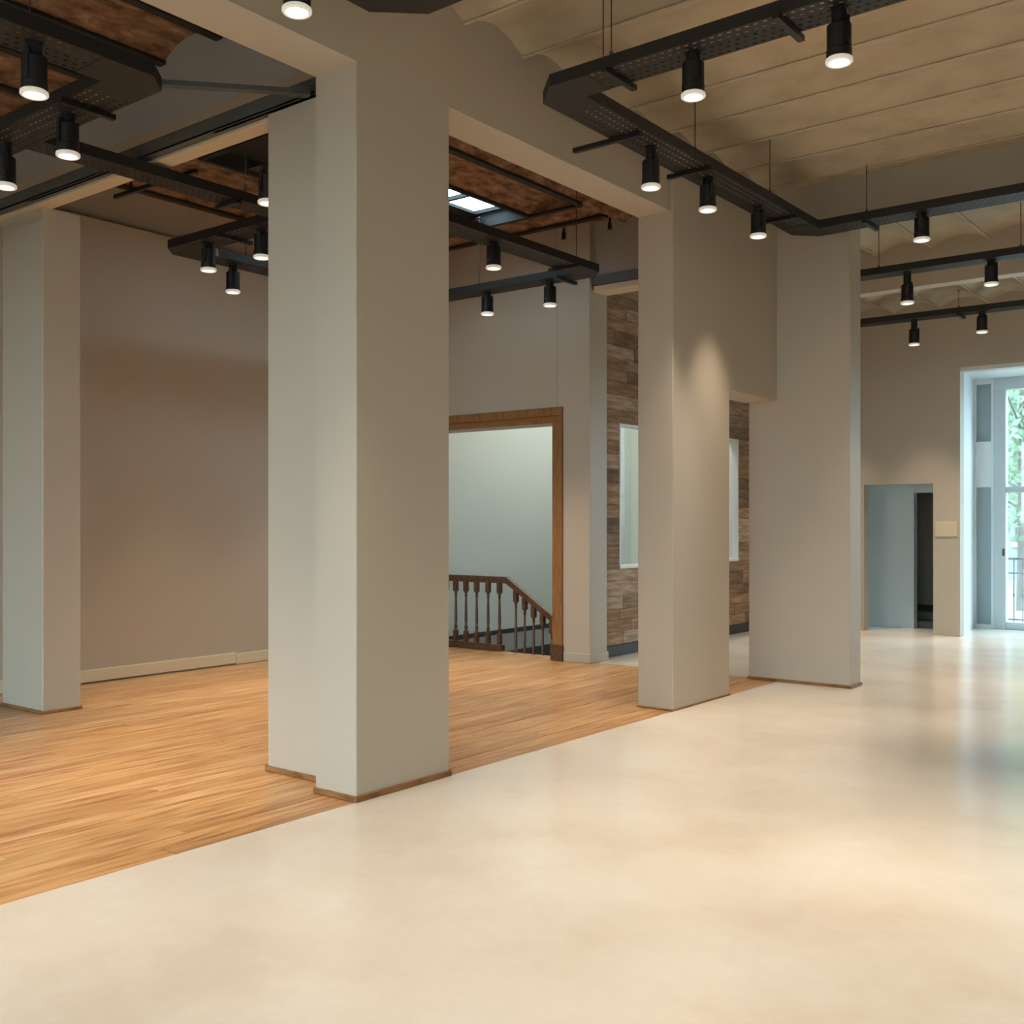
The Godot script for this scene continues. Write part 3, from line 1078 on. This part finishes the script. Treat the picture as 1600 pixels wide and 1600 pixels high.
func build_lamps():
	lamp0 = make_lamp()
	rng.seed = 5
	var g := "spotlights hung from the cable trays"
	lamp(5.115, 3.8, 2.747, HR, "black spotlight next to the cut tray corner on the arm crossing the near bay", g)
	lamp(5.115, 3.77, 1.936, HR, "black spotlight second from the cut tray corner on the arm crossing the near bay", g)
	lamp(5.115, 3.8, 0.3, HR, "black spotlight third from the cut tray corner on the arm crossing the near bay", g)
	lamp(5.115, 3.8, -1.4, HR, "black spotlight at the side wall end of the arm crossing the near bay", g)
	lamp(6.224, 3.76, 3.665, HR, "black spotlight on the arcade wall tray above the head of the second opening", g)
	lamp(7.05, 3.8, 3.665, HR, "middle black spotlight of the three on the arcade wall tray", g)
	lamp(7.92, 3.79, 3.665, HR, "black spotlight on the arcade wall tray closest to the projecting pier", g)
	lamp(8.965, 3.82, 2.693, HR, "black spotlight on the tray arm just in front of the projecting pier", g)
	lamp(8.965, 3.8, 1.2, HR, "second black spotlight from the pier on the tray arm under the cross beam", g)
	lamp(8.965, 3.8, -0.8, HR, "third black spotlight from the pier on the tray arm under the cross beam", g)
	lamp(3.121, 3.775, 3.665, HR, "bright black-bodied spotlight in front of the beam wall beside the stepped pillar", g)
	lamp(0.9, 3.8, 3.665, HR, "black spotlight halfway along the front arcade wall tray", g)
	lamp(-0.9, 3.8, 3.665, HR, "black spotlight at the far front end of the arcade wall tray", g)
	lamp(3.77, 3.8, 2.2, HR, "black spotlight nearest the arcade on the front tray arm", g)
	lamp(3.77, 3.8, 0.6, HR, "middle black spotlight of the front tray arm", g)
	lamp(3.77, 3.8, -1.0, HR, "black spotlight nearest the side wall on the front tray arm", g)
	lamp(1.875, 3.8, 2.3, HR, "black spotlight nearest the arcade on the shop window tray arm", g)
	lamp(1.875, 3.8, 0.7, HR, "middle black spotlight of the shop window tray arm", g)
	lamp(10.97, 3.72, 3.44, HR, "black long-stemmed spotlight on the thin tray right behind the projecting pier", g)
	lamp(10.97, 3.8, 2.635, HR, "black short-stemmed spotlight on the thin tray behind the projecting pier", g)
	lamp(10.97, 3.78, 1.0, HR, "third black spotlight on the thin tray behind the projecting pier", g)
	lamp(10.97, 3.78, 5.3, HR, "black spotlight on the thin tray beside the board-clad wall", g)
	lamp(13.61, 3.72, 4.182, HR, "black spotlight above the low doorway in front of the far wall", g)
	lamp(13.61, 3.79, 3.375, HR, "black spotlight above the glazed bay in front of the far wall", g)
	lamp(13.61, 3.78, 5.4, HR, "black spotlight in front of the far wall beside the board-clad wall", g)
	lamp(2.623, 3.585, 5.03, HL, "black spotlight on the broad tray arm that runs beside the arcade", g)
	lamp(3.205, 3.6, 5.762, HL, "glowing black spotlight next to the cut corner of the broad tray", g)
	lamp(3.205, 3.565, 6.5, HL, "black spotlight on the broad tray beside the junction with the narrow tray", g)
	lamp(0.8, 3.585, 5.03, HL, "black spotlight under the front end of the broad tray", g)
	lamp(4.5, 3.6, 5.575, HL, "black spotlight tucked behind the stepped pillar", g)
	lamp(5.425, 3.61, 7.5, HL, "black spotlight at the back wall end of the ring arm by the girder", g)
	lamp(5.425, 3.61, 6.8, HL, "black spotlight midway along the ring arm by the girder", g)
	lamp(5.993, 3.58, 7.92, HL, "black spotlight on the ring arm along the back wall, by the girder end", g)
	lamp(7.4, 3.6, 7.92, HL, "black spotlight on the ring arm along the back wall, by the stair end", g)
	lamp(6.88, 3.62, 5.575, HL, "black spotlight on the ring arm along the arcade under the roof light", g)
	lamp(8.335, 3.6, 6.044, HL, "black spotlight by the cut ring corner facing the stair opening", g)
	lamp(8.335, 3.61, 6.837, HL, "black spotlight on the ring arm in front of the stair wall", g)
	lamp0.free()

# ---------------------------------------------------------------- courtyard behind the glazed bay
func build_outside():
	var st := mb()
	bx(st, 15.9, 40.0, -0.3, -0.06, -12.0, 20.0)
	tag(obj("ground", st, M.paving), "pale paving of the courtyard outside", "ground", "", "structure")
	# iron railing
	var r := thing("balcony_railing", "wrought iron railing outside the glazed screen", "railing", P(16.7, -0.06, 3.0))
	st = mb()
	bar(st, Vector3(0, 1.01, 2.4), Vector3(0, 1.01, -0.85), 0.04, 0.03)
	bar(st, Vector3(0, 0.80, 2.4), Vector3(0, 0.80, -0.85), 0.025, 0.02)
	bar(st, Vector3(0, 0.12, 2.4), Vector3(0, 0.12, -0.85), 0.03, 0.02)
	obj("rail", st, M.iron, r)
	for k in 27:
		st = mb()
		lathe(st, [[0.009, 0.0], [0.009, 0.45], [0.018, 0.48], [0.009, 0.51], [0.009, 1.0]], Vector3(0, 0, -0.82 + 0.12 * k), 8)
		obj("bar", st, M.iron, r)
	# house across the courtyard
	var hs := thing("house", "pale house across the courtyard with tall dark windows", "building", P(30, -0.06, 7))
	st = mb()
	box(st, Vector3(0, 0, -6), Vector3(5, 11, 12))
	obj("wall", st, M.facade, hs)
	for y in [1.0, 4.4, 7.8]:
		for k in 6:
			st = mb()
			box(st, Vector3(-0.06, y, -5.0 + 2.7 * k), Vector3(0.02, y + 2.2, -3.9 + 2.7 * k), 0.02)
			var wn := obj("window", st, M.glass_dark, hs)
			st = mb()
			box(st, Vector3(-0.1, y - 0.12, -5.1 + 2.7 * k), Vector3(0.0, y, -3.8 + 2.7 * k), 0.02)
			obj("window_sill", st, M.frame, wn)
	# trees in the courtyard
	rng.seed = 33
	for q in [[20.0, 4.3, 5.0, 0], [23.4, 5.6, 6.0, 1], [26.6, 5.2, 5.6, 2], [21.5, 1.2, 5.2, 3]]:
		var t := thing("courtyard_tree", ["pale green courtyard tree seen through the glazed screen", "light leafy courtyard tree behind the iron railing", "darker green tree in front of the pale house", "small courtyard tree near the middle of the glazed screen"][q[3]], "tree", P(q[0], -0.06, q[1]), "trees in the courtyard")
		st = mb()
		lathe(st, [[0.10, 0.0], [0.075, 1.2], [0.06, q[2] * 0.6], [0.02, q[2] * 0.9]], Vector3.ZERO, 10)
		for k in 7:
			var an := rng.randf() * TAU
			var y: float = q[2] * (0.35 + 0.07 * k)
			bar(st, Vector3(0, y, 0), Vector3(cos(an) * 0.9, y + 0.6, sin(an) * 0.9), 0.03, 0.03)
		obj("trunk", st, M.bark, t)
		st = mb()
		for k in 1400:
			var d := Vector3(rng.randfn(), rng.randfn(), rng.randfn()).normalized() * pow(rng.randf(), 0.45)
			var c := Vector3(d.x * 1.25, q[2] * 0.62 + d.y * q[2] * 0.42, d.z * 1.25)
			var u := Vector3(rng.randfn(), rng.randfn(), rng.randfn()).normalized()
			var v := u.cross(Vector3(rng.randfn(), rng.randfn(), rng.randfn())).normalized()
			var s := 0.07 + rng.randf() * 0.05
			var n := u.cross(v).normalized()
			tri(st, c - u * s, c + v * s * 0.5, c + u * s, n)
			tri(st, c - u * s, c - v * s * 0.5, c + u * s, n)
		obj("foliage", st, M.leaf[q[3] % 3], t)

func _ready():
	# ------------------------------------------------ camera
	var cam := Camera3D.new()
	cam.name = "camera"
	add_child(cam)
	cam.position = Vector3(0, 1.5, 0)
	cam.rotation_degrees = Vector3(0, -(90.0 - 38.017), 0)
	cam.near = 0.05
	cam.far = 200.0
	cam.projection = Camera3D.PROJECTION_FRUSTUM
	cam.size = 2.0 * 0.05 * 800.0 / 1642.5
	cam.frustum_offset = Vector2(0, 14.6 / 1642.5 * 0.05)
	cam.current = true
	# ------------------------------------------------ sky and exposure
	var env := Environment.new()
	var sky := Sky.new()
	var sm := ProceduralSkyMaterial.new()
	sm.sky_top_color = Color(0.74, 0.88, 0.95)
	sm.sky_horizon_color = Color(0.84, 0.93, 0.96)
	sm.ground_horizon_color = Color(0.60, 0.62, 0.62)
	sm.ground_bottom_color = Color(0.45, 0.45, 0.44)
	sm.sky_energy_multiplier = 3.2
	sm.ground_energy_multiplier = 2.2
	sky.sky_material = sm
	env.background_mode = Environment.BG_SKY
	env.sky = sky
	env.tonemap_mode = Environment.TONE_MAPPER_LINEAR
	env.tonemap_exposure = 1.0
	env.sdfgi_enabled = true
	env.ssao_enabled = true
	env.ssil_enabled = true
	var we := WorldEnvironment.new()
	we.name = "environment"
	we.environment = env
	add_child(we)

	rng.seed = 1
	make_materials()
	M.glass_side = mat(rgb(160, 172, 175), 0.12)
	build_setting()
	build_pillars()
	build_girders()
	build_roof_light()
	build_trays()
	build_lamps()
	build_outside()
